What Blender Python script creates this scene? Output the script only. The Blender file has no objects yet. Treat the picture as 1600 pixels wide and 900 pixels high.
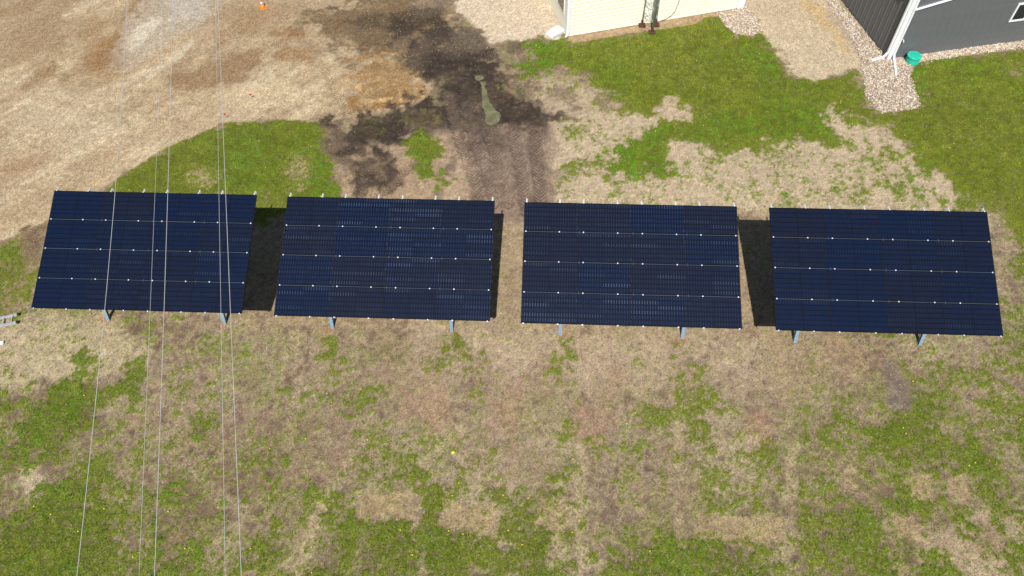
import bpy, math, random
import numpy as np
random.seed(7); RNG = np.random.default_rng(11)
S = bpy.context.scene
COL = S.collection

# ------------------------------------------------------------------ camera
F, PITCH, ROLL, HC = 1190.886, math.radians(53.2036), math.radians(-1.4866), 22.8218
FW = np.array([0, math.cos(PITCH), -math.sin(PITCH)]); RT0 = np.array([1., 0, 0]); UP0 = np.cross(RT0, FW)
RT = RT0*math.cos(ROLL) + UP0*math.sin(ROLL); UP = -RT0*math.sin(ROLL) + UP0*math.cos(ROLL)
from mathutils import Matrix, Vector
cam_d = bpy.data.cameras.new('camera'); cam = bpy.data.objects.new('camera', cam_d); COL.objects.link(cam)
cam_d.sensor_width = 36; cam_d.lens = F/1600*36; cam_d.clip_start = 0.1; cam_d.clip_end = 2000
cam.matrix_world = Matrix(((RT[0], UP[0], -FW[0], 0), (RT[1], UP[1], -FW[1], 0), (RT[2], UP[2], -FW[2], HC), (0, 0, 0, 1)))
S.camera = cam

# ------------------------------------------------------------------ light
SUN_AZ, SUN_EL = math.radians(185.4), math.radians(53.0)
w = bpy.data.worlds.new('World'); S.world = w; w.use_nodes = True
nt = w.node_tree; nt.nodes.clear()
o_ = nt.nodes.new('ShaderNodeOutputWorld'); b_ = nt.nodes.new('ShaderNodeBackground'); s_ = nt.nodes.new('ShaderNodeTexSky')
s_.sky_type = 'NISHITA'; s_.sun_disc = False; s_.sun_elevation = SUN_EL; s_.sun_rotation = SUN_AZ
s_.altitude = 300; s_.air_density = 1.0; s_.dust_density = 0.8; s_.ozone_density = 1.0
b_.inputs['Strength'].default_value = 0.065
nt.links.new(s_.outputs[0], b_.inputs[0]); nt.links.new(b_.outputs[0], o_.inputs[0])
sl = bpy.data.lights.new('sun', 'SUN'); sl.energy = 4.7; sl.angle = math.radians(0.53); sl.color = (1, 0.975, 0.925)
so = bpy.data.objects.new('sun', sl); COL.objects.link(so)
sd_ = Vector((math.sin(SUN_AZ)*math.cos(SUN_EL), math.cos(SUN_AZ)*math.cos(SUN_EL), math.sin(SUN_EL)))
so.rotation_euler = sd_.to_track_quat('Z', 'Y').to_euler(); so.location = (0, -20, 60)
vs = S.view_settings; vs.view_transform = 'Standard'; vs.look = 'None'; vs.exposure = 0.22; vs.gamma = 1.0; vs.use_curve_mapping = False
EXPO = 1.30      # sunlit display value per unit albedo on level ground, used to turn seen colours into base colours

# ------------------------------------------------------------------ helpers
def lin(c):
    c = np.asarray(c, float)/255.; return np.where(c <= .04045, c/12.92, ((c+.055)/1.055)**2.4)
def alb(c): return lin(c)/EXPO
def G(px, py, z=0.):
    d = FW + RT*(px-800)/F + UP*(450-py)/F; t = (z-HC)/d[2]; return (d[0]*t, d[1]*t)
def tag(o, label=None, cat=None, group=None, kind=None):
    if label: o['label'] = label
    if cat: o['category'] = cat
    if group: o['group'] = group
    if kind: o['kind'] = kind
    return o
def empty(name, loc=(0, 0, 0), rz=0.):
    o = bpy.data.objects.new(name, None); COL.objects.link(o); o.location = loc; o.rotation_euler = (0, 0, rz); return o
def link(name, me, parent=None, loc=None, rot=None):
    o = bpy.data.objects.new(name, me); COL.objects.link(o)
    if parent is not None: o.parent = parent
    if loc is not None: o.location = loc
    if rot is not None: o.rotation_euler = rot
    return o
class MB:
    def __init__(s): s.v = []; s.f = []
    def box(s, a, b):
        (x0, y0, z0), (x1, y1, z1) = a, b; n = len(s.v)
        s.v += [(x0,y0,z0),(x1,y0,z0),(x1,y1,z0),(x0,y1,z0),(x0,y0,z1),(x1,y0,z1),(x1,y1,z1),(x0,y1,z1)]
        s.f += [tuple(n+i for i in q) for q in ((0,3,2,1),(4,5,6,7),(0,1,5,4),(1,2,6,5),(2,3,7,6),(3,0,4,7))]; return s
    def bar(s, p, q, wd, ht, upv=(0, 0, 1)):          # a straight bar of rectangular section from p to q
        p, q = Vector(p), Vector(q); d = (q-p).normalized(); r = d.cross(Vector(upv))
        if r.length < 1e-4: r = d.cross(Vector((0, 1, 0)))
        r.normalize(); u = r.cross(d); n = len(s.v)
        for c in (p, q):
            for (i, j) in ((-1,-1),(1,-1),(1,1),(-1,1)): s.v.append(tuple(c + r*(i*wd/2) + u*(j*ht/2)))
        s.f += [tuple(n+i for i in k) for k in ((3,2,1,0),(4,5,6,7),(0,1,5,4),(1,2,6,5),(2,3,7,6),(3,0,4,7))]; return s
    def tube(s, pts, r, k=8, caps=True):
        n0 = len(s.v); P = [Vector(p) for p in pts]; rr = r if isinstance(r, (list, tuple)) else [r]*len(P)
        ref = None
        for i, p in enumerate(P):
            d = (P[min(i+1, len(P)-1)] - P[max(i-1, 0)]).normalized()
            if ref is None: ref = d.cross(Vector((0, 0, 1))) if abs(d.z) < .9 else d.cross(Vector((1, 0, 0)))
            a = (ref - d*ref.dot(d)).normalized(); b = d.cross(a); ref = a
            for j in range(k):
                t = 2*math.pi*j/k; s.v.append(tuple(p + (a*math.cos(t) + b*math.sin(t))*rr[i]))
        for i in range(len(P)-1):
            for j in range(k):
                a, b = n0+i*k+j, n0+i*k+(j+1) % k; s.f.append((a, b, b+k, a+k))
        if caps:
            s.f.append(tuple(n0+j for j in range(k-1, -1, -1))); s.f.append(tuple(n0+(len(P)-1)*k+j for j in range(k)))
        return s
    def lathe(s, prof, k=24, c=(0, 0)):
        n0 = len(s.v)
        for (r, z) in prof:
            for j in range(k):
                t = 2*math.pi*j/k; s.v.append((c[0]+r*math.cos(t), c[1]+r*math.sin(t), z))
        for i in range(len(prof)-1):
            for j in range(k):
                a, b = n0+i*k+j, n0+i*k+(j+1) % k; s.f.append((a, b, b+k, a+k))
        s.f.append(tuple(n0+j for j in range(k-1, -1, -1))); s.f.append(tuple(n0+(len(prof)-1)*k+j for j in range(k)))
        return s
    def mesh(s, name, m, smooth=False):
        me = bpy.data.meshes.new(name); me.from_pydata(s.v, [], s.f); me.materials.append(m)
        if smooth: me.polygons.foreach_set('use_smooth', [True]*len(me.polygons))
        me.update(); return me
    def build(s, name, m, parent=None, loc=None, rot=None, smooth=False): return link(name, s.mesh(name, m, smooth), parent, loc, rot)
def tri_mesh(name, V, T, m, cols=None):
    me = bpy.data.meshes.new(name); me.vertices.add(len(V)); me.vertices.foreach_set('co', np.asarray(V, np.float32).ravel())
    n, k = T.shape; me.loops.add(n*k); me.loops.foreach_set('vertex_index', T.astype(np.int32).ravel())
    me.polygons.add(n); me.polygons.foreach_set('loop_start', np.arange(0, n*k, k, dtype=np.int32)); me.polygons.foreach_set('loop_total', np.full(n, k, np.int32))
    me.materials.append(m); me.update(calc_edges=True)
    if cols is not None:
        a = me.color_attributes.new('Col', 'FLOAT_COLOR', 'POINT'); c4 = np.ones((len(V), 4), np.float32); c4[:, :3] = cols
        a.data.foreach_set('color', c4.ravel())
    return me

# node helpers
def mat(name):
    m = bpy.data.materials.new(name); m.use_nodes = True; n = m.node_tree; return m, n, n.nodes['Principled BSDF']
def nd(n, t, **k):
    x = n.nodes.new(t)
    for a, b in k.items(): setattr(x, a, b)
    return x
def math_(n, op, a, b=None, c=None, clamp=False):
    x = n.nodes.new('ShaderNodeMath'); x.operation = op; x.use_clamp = clamp
    for i, v in enumerate((a, b, c)):
        if v is None: continue
        if isinstance(v, (int, float)): x.inputs[i].default_value = v
        else: n.links.new(v, x.inputs[i])
    return x.outputs[0]
def noise_(n, vec, scale, detail=3, rough=.6, dist=0.):
    x = n.nodes.new('ShaderNodeTexNoise'); x.inputs['Scale'].default_value = scale; x.inputs['Detail'].default_value = detail
    x.inputs['Roughness'].default_value = rough; x.inputs['Distortion'].default_value = dist
    if vec is not None: n.links.new(vec, x.inputs['Vector'])
    return x.outputs['Fac']
def mixc(n, fac, a, b, mode='MIX'):
    x = n.nodes.new('ShaderNodeMix'); x.data_type = 'RGBA'; x.blend_type = mode
    for i, v in ((0, fac), (6, a), (7, b)):
        if isinstance(v, (int, float)): x.inputs[i].default_value = v
        elif isinstance(v, (tuple, list, np.ndarray)): x.inputs[i].default_value = (*v[:3], 1)
        else: n.links.new(v, x.inputs[i])
    return x.outputs[2]
def maprange(n, v, a, b, c, d):
    x = n.nodes.new('ShaderNodeMapRange'); n.links.new(v, x.inputs[0])
    for i, q in enumerate((a, b, c, d)): x.inputs[i+1].default_value = q
    return x.outputs[0]
def bump(n, bsdf, h, strength, dist):
    x = n.nodes.new('ShaderNodeBump'); x.inputs['Strength'].default_value = strength; x.inputs['Distance'].default_value = dist
    n.links.new(h, x.inputs['Height']); n.links.new(x.outputs[0], bsdf.inputs['Normal'])
def simple(name, c, rough=.5, metal=0., var=.12, scale=6., spec=.5, fine=0.):
    m, n, b = mat(name); tc = nd(n, 'ShaderNodeTexCoord'); f = noise_(n, tc.outputs['Object'], scale, 4)
    v = maprange(n, f, .3, .7, 1-var, 1+var); cc = nd(n, 'ShaderNodeCombineColor')
    for i in range(3): n.links.new(v, cc.inputs[i])
    n.links.new(mixc(n, 1., tuple(c), cc.outputs[0], 'MULTIPLY'), b.inputs['Base Color'])
    b.inputs['Roughness'].default_value = rough; b.inputs['Metallic'].default_value = metal; b.inputs['Specular IOR Level'].default_value = spec
    if fine: bump(n, b, noise_(n, tc.outputs['Object'], scale*8, 3), .4, fine)
    return m

# ------------------------------------------------------------------ numpy noise and polygons
def vnoise(x, y, seed):
    xi = np.floor(x).astype(np.int64); yi = np.floor(y).astype(np.int64); fx = x-xi; fy = y-yi
    fx = fx*fx*(3-2*fx); fy = fy*fy*(3-2*fy)
    def h(i, j):
        n = (i*374761393 + j*668265263 + seed*974634777) & 0xFFFFFFFF
        n = ((n ^ (n >> 13))*1274126177) & 0xFFFFFFFF
        return ((n ^ (n >> 16)) & 0xFFFF)/65535.
    return (h(xi,yi)*(1-fx)+h(xi+1,yi)*fx)*(1-fy) + (h(xi,yi+1)*(1-fx)+h(xi+1,yi+1)*fx)*fy
def fbm(x, y, freq, seed, octv=4, gain=.55):            # about -1..1
    s = 0; a = 1; t = 0
    for o in range(octv):
        ca, sa = math.cos(.6*o+seed), math.sin(.6*o+seed)
        s = s + a*(vnoise((x*ca-y*sa)*freq+17.3*o, (x*sa+y*ca)*freq-9.1*o, seed+o)*2-1); t += a*a; a *= gain; freq *= 2.03
    return s/math.sqrt(t)*1.2
def sstep(a, b, x): t = np.clip((x-a)/(b-a), 0, 1); return t*t*(3-2*t)
def poly_sd(X, Y, P):                                    # signed distance, positive inside
    P = np.asarray(P, float); d2 = np.full(X.shape, 1e9); ins = np.zeros(X.shape, bool)
    for i in range(len(P)):
        a, b = P[i], P[(i+1) % len(P)]; e = b-a; wx, wy = X-a[0], Y-a[1]
        t = np.clip((wx*e[0]+wy*e[1])/(e@e+1e-12), 0, 1); d2 = np.minimum(d2, (wx-e[0]*t)**2+(wy-e[1]*t)**2)
        c = ((a[1] <= Y) & (b[1] > Y)) | ((b[1] <= Y) & (a[1] > Y))
        with np.errstate(divide='ignore', invalid='ignore'): xx = a[0]+(Y-a[1])/(b[1]-a[1] if b[1] != a[1] else 1e-9)*e[0]
        ins ^= c & (X < xx)
    return np.where(ins, 1, -1)*np.sqrt(d2)
def line_sd(X, Y, P):                                    # distance to a polyline, arclength, signed side
    P = np.asarray(P, float); best = np.full(X.shape, 1e9); U = np.zeros(X.shape); V = np.zeros(X.shape); L = 0
    for i in range(len(P)-1):
        a, b = P[i], P[i+1]; e = b-a; l = math.hypot(*e); wx, wy = X-a[0], Y-a[1]; t = np.clip((wx*e[0]+wy*e[1])/(l*l), 0, 1)
        d = np.hypot(wx-e[0]*t, wy-e[1]*t); k = d < best; best = np.where(k, d, best); U = np.where(k, L+t*l, U)
        V = np.where(k, np.sign(e[0]*wy-e[1]*wx)*d, V); L += l
    return best, U, V

# ================================================================== GROUND
NU, NY = 880, 560
uu = np.linspace(-1, 1, NU); yy = 3.0 + 39.0*np.linspace(0, 1, NY)**1.25
def halfw(y): return 18.0 + 0.44*y
ext = np.array([1.3, 2., 4., 10., 30.])
ucol = np.concatenate([-ext[::-1], uu, ext]); yrow = np.concatenate([[-400, -150, -60, -25, -8, -2], yy, [46, 55, 80, 160, 500]])
UU, YY = np.meshgrid(ucol, yrow); XX = UU*halfw(np.clip(YY, 0, 60)); X = XX.ravel(); Y = YY.ravel()
N = len(X)
SOIL = np.tile(alb((164, 143, 117)), (N, 1)); GR = np.full(N, .26); LUSH = np.full(N, .45); STRAW = np.full(N, 1.); GRAV = np.zeros(N); WET = np.zeros(N); HGT = np.zeros(N)
TU = np.zeros(N); TV = np.zeros(N); TM = np.zeros(N)
n_a = fbm(X, Y, .35, 3); n_b = fbm(X, Y, .9, 5); n_c = fbm(X, Y, 2.6, 8); n_d = fbm(X, Y, 6., 12, 3); n_e = fbm(X, Y, .12, 21, 3)
edge = .22*n_c + .12*n_d + .25*n_b
def mask(px, soft=.25, amp=1., world=False):
    P = [G(*q) for q in px] if not world else px
    A = np.asarray(P); m = np.zeros(N); pad = soft+amp*1.2+.3
    k = (X > A[:,0].min()-pad) & (X < A[:,0].max()+pad) & (Y > A[:,1].min()-pad) & (Y < A[:,1].max()+pad)
    if k.any(): m[k] = sstep(-soft, soft, poly_sd(X[k], Y[k], A)+amp*edge[k])
    return m
def soil(px, c, op=1., soft=.25, amp=1., grass=None, straw=None, grav=None, wet=None, lush=None, brk=0.):
    global SOIL
    m = mask(px, soft, amp)*op
    if brk: m = m*sstep(-.35, .35, n_b*.7+n_c*.6+brk)
    if c is not None: SOIL += (alb(c)-SOIL)*m[:, None]
    for arr, v in ((GR, grass), (STRAW, straw), (GRAV, grav), (WET, wet), (LUSH, lush)):
        if v is not None: arr += (v-arr)*m
    return m
def ell(x0, y0, x1, y1, k=10):
    return [((x0+x1)/2+(x1-x0)/2*math.cos(t), (y0+y1)/2+(y1-y0)/2*math.sin(t)) for t in np.linspace(0, 2*math.pi, k, endpoint=False)]
def streak(pts, wd):                                     # a band of pixel half-width wd along a pixel polyline
    L = []; R = []
    for i, p in enumerate(pts):
        a = pts[max(i-1, 0)]; b = pts[min(i+1, len(pts)-1)]; dx, dy = b[0]-a[0], b[1]-a[1]; l = math.hypot(dx, dy)
        ww = wd*(.45 if i in (0, len(pts)-1) else 1); L.append((p[0]-dy/l*ww, p[1]+dx/l*ww)); R.append((p[0]+dy/l*ww, p[1]-dx/l*ww))
    return L+R[::-1]

# broad tone of the dry lawn
SOIL += (alb((150, 128, 100))-SOIL)*(sstep(.2, 1., n_a)*.5)[:, None]
SOIL += (alb((190, 172, 138))-SOIL)*(sstep(.1, .9, -n_a+.2*n_b)*.55)[:, None]
SOIL += (alb((166, 132, 106))-SOIL)*(sstep(.35, 1., n_b+.4*n_e)*.45)[:, None]
n_v = fbm(X*2.2, Y*.55, 1.1, 83, 5); mos = .5*n_c+.5*n_d+.25*n_b+.45*n_v
SOIL += (alb((202,184,156))-SOIL)*(sstep(.15, .8, mos)*.65)[:, None]
SOIL += (alb((116,94,74))-SOIL)*(sstep(.15, .95, -mos+.3*n_a)*.62)[:, None]
SOIL += (alb((140,136,84))-SOIL)*(sstep(.05, .9, fbm(X, Y, .6, 61)+.3*n_d)*.5)[:, None]
GR += .34*sstep(14.0, 7., Y+.6*n_b)*(.35+.65*sstep(2., 9., np.abs(X+1))) + .07*sstep(.0, 1., -n_a)
# ---- upper middle and right: bare tan dirt between the arrays and the buildings
soil([(840,120),(1000,140),(1300,150),(1500,260),(1640,420),(1640,345),(830,330)], (200,178,148), 1, .6, 1.5, grass=.24, straw=.5, lush=.55)
soil([(520,230),(860,190),(860,345),(530,345)], (178,152,122), 1, .5, 1, grass=.08, straw=.35)
soil([(380,330),(830,330),(1220,340),(1215,530),(380,510)], (166,143,113), .85, .5, 1, grass=.1, straw=.8)
# ---- bottom lawn tones
soil([(-60,505),(200,500),(240,560),(160,600),(-60,615)], (194,175,140), .85, .4, 1, grass=.2)
soil([(640,500),(1180,520),(1200,600),(1000,620),(800,600),(640,590)], (186,163,136), .7, .7, 1.8, grass=.14)
for q in ((800,699,862,752),(262,834,304,864),(1395,575,1425,638),(1050,750,1085,830),(440,560,520,600),(590,520,640,560),(1020,690,1090,730),(420,650,560,760),(830,560,880,640)):
    soil(ell(*q), (146,122,98), .65, .4, 1.6, grass=.08)
for q in ((950,560,970,605),(750,600,820,680),(1180,640,1210,700),(620,600,720,680),(890,640,960,690)):
    soil(ell(*q), (172,134,110), .6, .3, 1.3, grass=.1)
soil([(1200,520),(1330,520),(1390,570),(1300,600),(1230,640),(1190,600)], (163,139,110), .7, .4, 1.2, grass=.15)
soil(ell(23,728,78,790), (196,176,148), .8, .3, 1, grass=.12)
soil([(1433,815),(1500,800),(1640,800),(1640,950),(1440,910),(1420,860)], (182,160,130), .85, .3, 1.3, grass=.16)
soil(ell(1440,815,1490,850), (140,118,98), .6, .3, 1.4); soil(ell(1520,820,1565,870), (150,122,98), .6, .3, 1.4)
# greens, lower half: (polygon, cover, lushness)
for P, g, l in (
  ([(65,601),(112,587),(159,587),(173,615),(163,676),(117,685),(98,727),(56,723),(42,667)], .86, .7),
  (ell(180,562,226,622), .84, .6), (ell(117,549,147,570), .8, .7), (ell(-20,612,32,660), .8, .65), (ell(-30,695,46,745), .72, .6),
  ([(14,816),(65,760),(135,742),(140,788),(187,807),(168,853),(163,940),(-60,940),(-60,850)], .86, .7), (ell(118,715,170,762), .8, .6),
  (ell(187,740,228,800), .52, .5), (ell(258,748,284,782), .66, .5), (ell(297,757,360,812), .62, .5), (ell(306,655,333,678), .85, .6),
  ([(200,820),(300,800),(420,820),(420,940),(170,940)], .53, .5), ([(180,870),(260,865),(330,880),(330,940),(170,940)], .66, .6), (ell(268,585,325,618), .5, .5), (ell(185,487,245,530), .52, .45), (ell(240,500,330,600), .38, .4),
  (ell(505,538,534,628), .56, .5), (ell(540,612,593,645), .62, .5), ([(727,548),(747,552),(768,587),(757,615),(725,631)], .8, .5), (ell(696,520,716,580), .55, .4),
  (ell(390,678,440,745), .58, .5), (ell(425,610,468,695), .42, .4), (ell(548,660,626,726), .46, .4), (ell(690,693,738,720), .55, .45), (ell(545,720,650,765), .5, .5),
  ([(485,940),(512,800),(545,790),(555,815),(652,815),(650,735),(700,765),(685,822),(775,842),(785,775),(860,770),(900,830),(905,940)], .74, .62),
  ([(655,745),(690,765),(690,830),(660,840)], .9, .75), ([(550,818),(655,815),(690,840),(780,850),(800,900),(640,870),(560,850)], .85, .7), (ell(468,755,495,850), .62, .55), ([(405,940),(415,860),(450,830),(450,880),(430,940)], .75, .6),
  (ell(873,530,905,605), .6, .45), (ell(1003,627,1036,670), .66, .5), ([(1043,560),(1075,545),(1105,575),(1118,640),(1090,660),(1055,650)], .58, .45), ([(1087,650),(1110,660),(1112,722),(1095,722)], .66, .45),
  (ell(1059,710,1080,750), .5, .35), (ell(884,630,898,684), .55, .5), (ell(893,695,950,755), .5, .45), (ell(975,702,1008,725), .6, .5), (ell(845,756,895,780), .62, .5), (ell(910,785,930,880), .62, .5),
  ([(800,828),(890,830),(900,940),(790,940)], .76, .65), ([(940,940),(955,865),(1020,850),(1072,865),(1078,940)], .76, .65),
  ([(1087,846),(1228,851),(1232,780),(1270,770),(1400,780),(1440,870),(1440,940),(1085,940)], .76, .65), (ell(860,850,900,880), .3, .3),
  ([(1387,639),(1424,597),(1499,615),(1461,667),(1513,704),(1489,741),(1424,732),(1377,709),(1354,695)], .76, .6), (ell(1305,598,1385,633), .5, .45), (ell(1307,630,1335,665), .58, .5),
  (ell(1335,510,1395,535), .66, .4), (ell(1395,565,1420,600), .6, .4), (ell(1555,638,1640,675), .84, .7), ([(1527,690),(1560,690),(1580,810),(1560,815),(1530,760)], .72, .6), ([(1365,775),(1455,770),(1455,805),(1370,808)], .82, .65), (ell(1472,788,1512,830), .7, .6),
  ([(1235,640),(1260,640),(1265,760),(1235,770)], .5, .5), (ell(1270,660,1310,720), .48, .4), (ell(1440,560,1600,640), .5, .5), (ell(1490,620,1600,700), .56, .55), (ell(1195,690,1215,730), .7, .6), (ell(1430,880,1480,920), .75, .6), (ell(1570,870,1620,920), .7, .6),
  (ell(1170,780,1200,795), .6, .5), (ell(1240,740,1340,800), .56, .5)):
    soil(P, None, 1, .3, 1.1, grass=g, lush=l)
for P in (streak([(650,690),(560,780),(480,860),(400,950)], 9), streak([(520,765),(455,850),(390,950)], 8), streak([(290,720),(330,765),(385,800),(340,880),(330,950)], 13), streak([(590,800),(560,860),(530,950)], 5), streak([(905,700),(905,800),(912,950)], 6), streak([(1235,640),(1240,760),(1232,850)], 9), streak([(1330,720),(1380,800),(1420,900)], 7), streak([(640,860),(665,950)], 5)):
    soil(P, (178,159,126), .5, .25, 1.1, grass=.24)
soil([(1373,565),(1395,568),(1424,606),(1415,639),(1391,641),(1380,605)], (128,112,102), .85, .2, 1., grass=.03)
for q in ((1040,540,1110,620), (700,560,800,640), (880,600,990,660), (560,560,680,620), (330,640,430,700), (980,740,1080,800), (720,660,850,740)): soil(ell(*q), (158,130,110), .5, .5, 2.2, grass=.16)
# squares of dead grass where things had lain
for P in ([(559,772),(648,768),(651,811),(560,811)], [(694,780),(781,792),(774,838),(685,819)], [(842,779),(888,781),(892,829),(836,823)], [(1088,802),(1226,806),(1228,849),(1086,842)], [(1315,727),(1342,727),(1340,765),(1315,765)],
          [(1415,740),(1455,742),(1458,785),(1424,785)], [(1480,744),(1508,746),(1515,790),(1484,786)], [(1395,803),(1433,806),(1436,842),(1402,838)]):
    soil(P, (172,148,110), .78, .1, .3, grass=.16, straw=.8)
# ---- right lawn and the lawn in front of the cream building
soil([(820,120),(840,66),(868,66),(895,68),(1007,49),(1084,37),(1100,25),(1125,18),(1134,40),(1150,56),(1175,58),(1190,47),(1206,72),(1237,118),(1268,124),(1337,108),(1360,165),(1377,178),(1430,172),(1440,160),(1420,100),(1640,70),(1700,200),(1700,420),(1600,400),(1560,340),(1480,290),(1436,255),(1420,232),(1390,198),(1330,185),(1303,160),(1275,165),(1290,190),(1305,225),(1250,215),(1190,215),(1187,245),(1170,230),(1131,232),(1119,240),(1078,218),(1050,226),(1044,277),(1005,274),(970,258),(975,221),(1019,202),(1069,193),(1125,177),(1044,168),(1022,176),(982,174),(966,149),(923,137),(904,115),(860,110)],
     (150,140,90), 1, .5, 1.3, grass=1.12, lush=.42)
for q, l in (((975,195,1050,275), .95), ((1060,180,1195,222), .9), ((1180,150,1290,215), .75), ((800,62,880,120), .95), ((1100,20,1150,60), .8), ((1185,45,1215,75), .9), ((1215,125,1290,200), .8), ((1418,105,1445,168), .95), ((1180,105,1240,150), .7), ((1345,130,1372,180), .8), ((1430,200,1600,330), .25), ((1500,90,1600,150), .35)):
    soil(ell(*q), None, .9, .5, 1, lush=l)
soil(ell(1080,80,1125,100), (172,160,120), .5, .2, 1, grass=.6); soil(ell(1560,95,1620,125), (165,148,112), .7, .3, 1, grass=.5); soil(ell(1195,120,1225,135), None, .8, .2, 1, grass=.4)
soil(ell(1030,150,1060,180), (192,170,140), .9, .15, 1, grass=.1)
for q, g in (((875,188,925,218), .66), ((880,246,966,280), .66), ((860,285,885,320), .5), ((1100,235,1140,262), .5), ((1180,232,1300,262), .45), ((1300,225,1440,290), .40), ((1120,250,1290,320), .27), ((1300,290,1480,325), .42), ((1480,300,1600,340), .78), ((1545,330,1575,400), .3), ((1570,410,1640,640), .62), ((1580,440,1620,520), .35), ((1560,500,1640,600), .5)):
    soil(ell(*q), None, 1, .4, 1.2, grass=g, lush=.5)
# ---- left lawn above the first array
soil([(75,345),(165,297),(185,270),(250,237),(330,200),(352,193),(400,191),(440,187),(500,187),(520,205),(500,230),(520,260),(535,310),(445,330),(380,360),(390,310),(80,300)], (150,140,85), 1, .35, .9, grass=1.08, lush=.5)
for q, g, c in (((280,255,355,300), .4, (186,164,124)), ((440,240,492,300), .42, (182,160,120)), ((350,295,450,330), .66, (170,150,105))): soil(ell(*q), c, .8, .35, 1.1, grass=g)
soil(ell(488,250,530,300), None, 1, .2, 1, lush=.9, grass=.9); soil(ell(350,195,440,240), None, 1, .4, 1, lush=.8)
soil([(-60,395),(75,345),(68,400),(45,480),(-60,520)], (160,138,100), .8, .3, 1, grass=.55, lush=.4)
soil(ell(-20,378,55,440), None, 1, .3, 1, grass=.85, lush=.5); soil([(35,355),(78,345),(70,400),(50,420),(30,390)], (128,104,82), .9, .2, 1, grass=.12)
# ---- sand and gravel yard, top left
yard = [(-400,-260),(720,-60),(715,20),(700,40),(660,100),(680,130),(670,155),(600,178),(512,190),(440,186),(352,191),(250,235),(165,295),(78,343),(0,380),(-400,520)]
soil(yard, (187,163,129), 1, .12, .45, grass=.0, straw=0., grav=1.)
ym = mask(yard, .2, .4)
dx_, dy_ = math.cos(math.radians(46)), math.sin(math.radians(46))
ns = fbm((X*dx_+Y*dy_)*.22, (-X*dy_+Y*dx_)*1.0, .9, 31, 5); ns2 = fbm((X*dx_+Y*dy_)*.3, (-X*dy_+Y*dx_)*1.6, 1.3, 37, 4)
ns3 = fbm((X*dx_+Y*dy_)*.5, (-X*dy_+Y*dx_)*3.2, 1.2, 53, 4); yvar = ym*(.07*ns3+.07*n_d+.04*ns2)
SOIL += (alb((146,122,90))-SOIL)*(ym*sstep(.2, 1.2, ns+.5*n_b+.15*ns3)*.55)[:, None]
SOIL += (alb((212,193,158))-SOIL)*(ym*sstep(.15, 1.0, -ns+.3*n_c)*.7)[:, None]
SOIL += (alb((172,146,116))-SOIL)*(ym*sstep(.4, 1.2, ns2)*.5)[:, None]
SOIL *= (1+yvar)[:, None]
for k_ in range(30):
    px_, py_ = random.uniform(-60,560), random.uniform(-30,330); ln = random.uniform(60,260); sl_ = math.radians(random.uniform(22,46)); bend = random.uniform(-30,30)
    pts_ = [(px_+ln*t*math.cos(sl_)-bend*math.sin(math.pi*t)*math.sin(sl_), py_-ln*t*math.sin(sl_)-bend*math.sin(math.pi*t)*math.cos(sl_)) for t in (0,.25,.5,.75,1)]
    m_ = mask(streak(pts_, random.uniform(1.5,5)), .12, .35)*ym*random.uniform(.25,.6); SOIL += (alb(random.choice([(214,196,166),(214,196,166),(152,126,94),(166,142,110),(180,160,132)]))-SOIL)*m_[:, None]; HGT -= .012*m_
for P, c, op in ((streak([(140,100),(185,70),(225,30),(255,-10)], 26), (150,112,68), .85), (streak([(185,100),(215,62),(250,30),(310,8),(350,-25)], 36), (186,170,148), .8), (streak([(196,80),(222,50),(245,28)], 14), (220,208,184), .75),
      (ell(265,-25,335,38), (190,178,162), .75), ([(268,122),(340,98),(401,75),(400,100),(378,128),(330,142),(290,146)], (146,116,82), .8), (streak([(330,60),(380,38),(430,15)], 14), (158,128,92), .7),
      (streak([(-20,30),(40,10),(80,-10)], 12), (156,128,92), .8), (streak([(0,100),(40,80),(80,40),(110,-5)], 20), (160,134,100), .65), (streak([(36,146),(60,122),(80,105)], 8), (152,124,90), .8), (streak([(100,125),(132,105)], 5), (150,124,92), .8),
      (streak([(28,270),(55,250),(78,238)], 9), (160,128,96), .7), (streak([(-10,220),(25,188)], 12), (162,132,98), .7), (streak([(110,262),(150,250),(180,235)], 12), (164,136,106), .7), (streak([(60,75),(90,45),(150,30)], 16), (168,144,110), .6),
      (ell(425,44,486,60), (140,106,68), .9), (ell(428,76,492,96), (152,118,80), .8), (streak([(300,60),(380,20),(460,10)], 20), (170,142,108), .5), (streak([(440,60),(500,70),(520,130)], 9), (165,138,108), .6), (ell(506,72,536,102), (206,184,150), .8), (streak([(330,150),(420,150),(500,155)], 22), (208,186,150), .6), (ell(480,-30,560,25), (176,152,120), .7)):
    soil(P, c, op, .3, 1.2)
for q, c, op in (((-60,-30,115,105), (158,132,100), .55), ((320,-10,480,62), (162,135,101), .5), ((10,150,210,235), (206,188,155), .5), ((-60,250,90,350), (176,150,117), .45), ((250,170,420,235), (180,154,122), .5), ((110,40,200,130), (154,122,84), .5)): soil(ell(*q), c, op, .9, 3.)
brown = [(455,30),(520,12),(560,-10),(720,-40),(715,30),(720,60),(760,100),(680,130),(640,108),(590,86),(560,75),(520,60)]
soil(brown, (118,96,68), .9, .5, 2.2, wet=.2, grass=.04); soil(ell(545,15,700,55), (88,72,54), .8, .4, 1.8, wet=.3); soil(ell(600,50,700,80), (128,108,84), .6, .3, 1.6)
for k_ in range(60):
    px_, py_ = random.uniform(520,740), random.uniform(-10,110); wd_ = random.uniform(6,26)
    soil(ell(px_-wd_, py_-wd_*.28, px_+wd_, py_+wd_*.28, 8), random.choice([(92,76,58),(110,90,66),(166,142,110),(150,118,78),(120,104,84)]), .55, .25, 1.3)
soil(ell(640,-10,720,20), (160,140,118), .5, .3, 1.5)
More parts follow.
